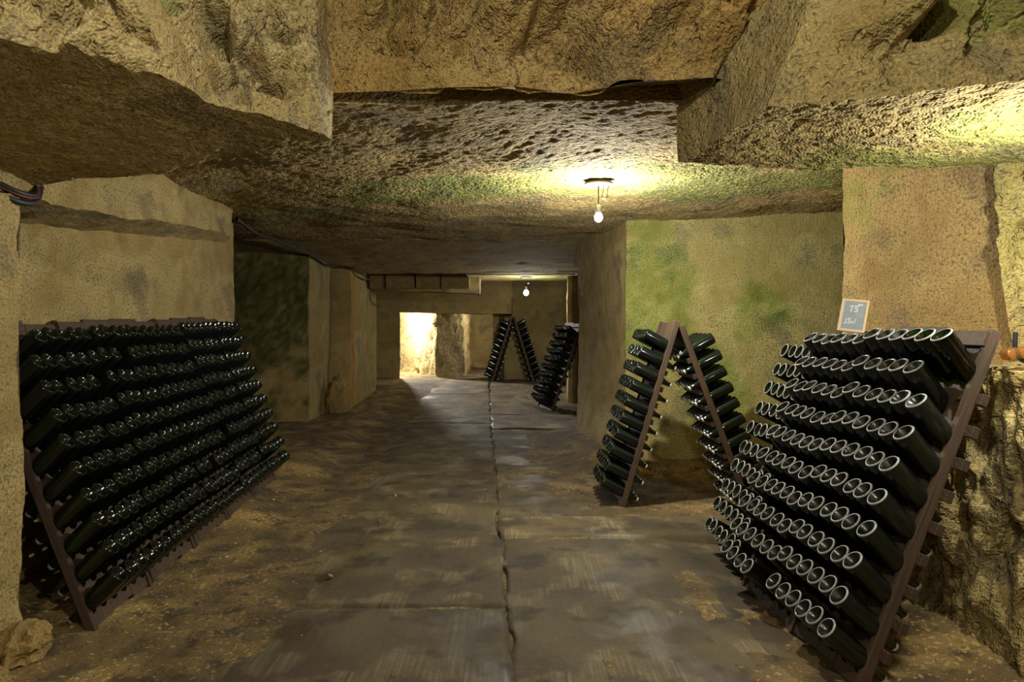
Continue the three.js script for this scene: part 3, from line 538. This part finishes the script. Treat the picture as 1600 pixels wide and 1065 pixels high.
{ // amber tube on a black hook by the right edge
  const t = thing('hook_bracket', 'black iron hook holding an amber glass tube at the right edge', 'hook', [1.99, 1.17, -2.66]);
  part('hook', new THREE.TubeGeometry(new THREE.CatmullRomCurve3([V(-0.03, 0.16, 0), V(-0.03, 0.1, 0), V(-0.02, 0.065, 0), V(0.01, 0.045, 0), V(0.06, 0.04, 0), V(0.16, 0.04, -0.02)]), 40, 0.009, 10), M.iron, t);
  const tube = part('amber_tube', lathe([[0.0003, -0.1], [0.02, -0.098], [0.023, -0.08], [0.026, 0], [0.03, 0.05], [0.03, 0.12], [0.0003, 0.122]], 24), M.amber, t); tube.rotation.z = -Math.PI / 2 + 0.15; tube.position.set(0.02, 0.085, 0);
}
function boulder(label, x, y, z, s, n) {
  const g = new THREE.IcosahedronGeometry(1, 5), p = g.attributes.position, c = [];
  for (let i = 0; i < p.count; i++) { const v = V(p.getX(i), p.getY(i), p.getZ(i)), k = 1 + 0.5 * facet(v.clone().addScalar(n * 5), 0.6, 5) + 0.1 * fbm(v.x * 3 + n, v.y * 3, v.z * 3, 3); p.setXYZ(i, v.x * k * s[0], v.y * k * s[1], v.z * k * s[2]); c.push(0.8, 0.72, 0.6); }
  const uv = g.attributes.uv; for (let i = 0; i < uv.count; i++) uv.setXY(i, uv.getX(i) * s[0] * 4, uv.getY(i) * s[1] * 2);
  g.setAttribute('color', new THREE.Float32BufferAttribute(c, 3)); g.computeVertexNormals();
  const m = part(nm('rock'), g, M.stone, scene); m.position.set(x, y, z); m.userData = { label, category: 'rock' };
}
boulder('lumpy rock lying at the foot of the near left pillar', -1.98, 0.06, -2.78, [0.09, 0.08, 0.12], 1);
boulder('smaller rock in front of the near left pillar', -1.95, 0.05, -2.5, [0.1, 0.07, 0.09], 2);
boulder('squat boulder standing against the far brown pillar on the left', -2.56, 0.28, -10.0, [0.17, 0.34, 0.12], 3);
{ // old timber prop behind the far rack
  const m = part(nm('timber_prop'), bx(0.1, 1.9, 0.1, 0.01), M.wood, scene); m.position.set(-0.22, 0.2 + 0.95, -14.9); m.userData = { label: 'dark upright timber prop behind the far A-shaped rack', category: 'post' };
}
{ // crumbs of stone
  const g = new THREE.IcosahedronGeometry(1, 1), N = 700, im = new THREE.InstancedMesh(g, std({ color: new THREE.Color(0.30, 0.23, 0.13), roughness: 0.95 }), N), m4 = new THREE.Matrix4(), q = new THREE.Quaternion(), e = new THREE.Euler();
  for (let i = 0; i < N; i++) {
    const side = rnd(), d = 2.2 + rnd() * rnd() * 6; let x;
    if (side < 0.5) x = 1.2 + rnd() * 0.75; else if (side < 0.9) x = -1.35 - 0.05 * d - rnd() * 0.7; else x = -1.2 + rnd() * 0.3;
    const s = 0.002 + 0.011 * rnd() ** 4; e.set(rnd() * 6, rnd() * 6, rnd() * 6); q.setFromEuler(e);
    im.setMatrixAt(i, m4.compose(V(x, Math.max(floorY(x, -d), Math.abs(x) < 1 ? 0.028 : -1), -d), q, V(s * (0.8 + rnd() * 0.7), s * 0.7, s)));
  }
  im.name = 'stone_crumbs'; sh(im); im.userData = { label: 'crumbs of limestone scattered on the earth floor', category: 'gravel', kind: 'stuff' }; scene.add(im);
}
renderer.render(scene, camera);
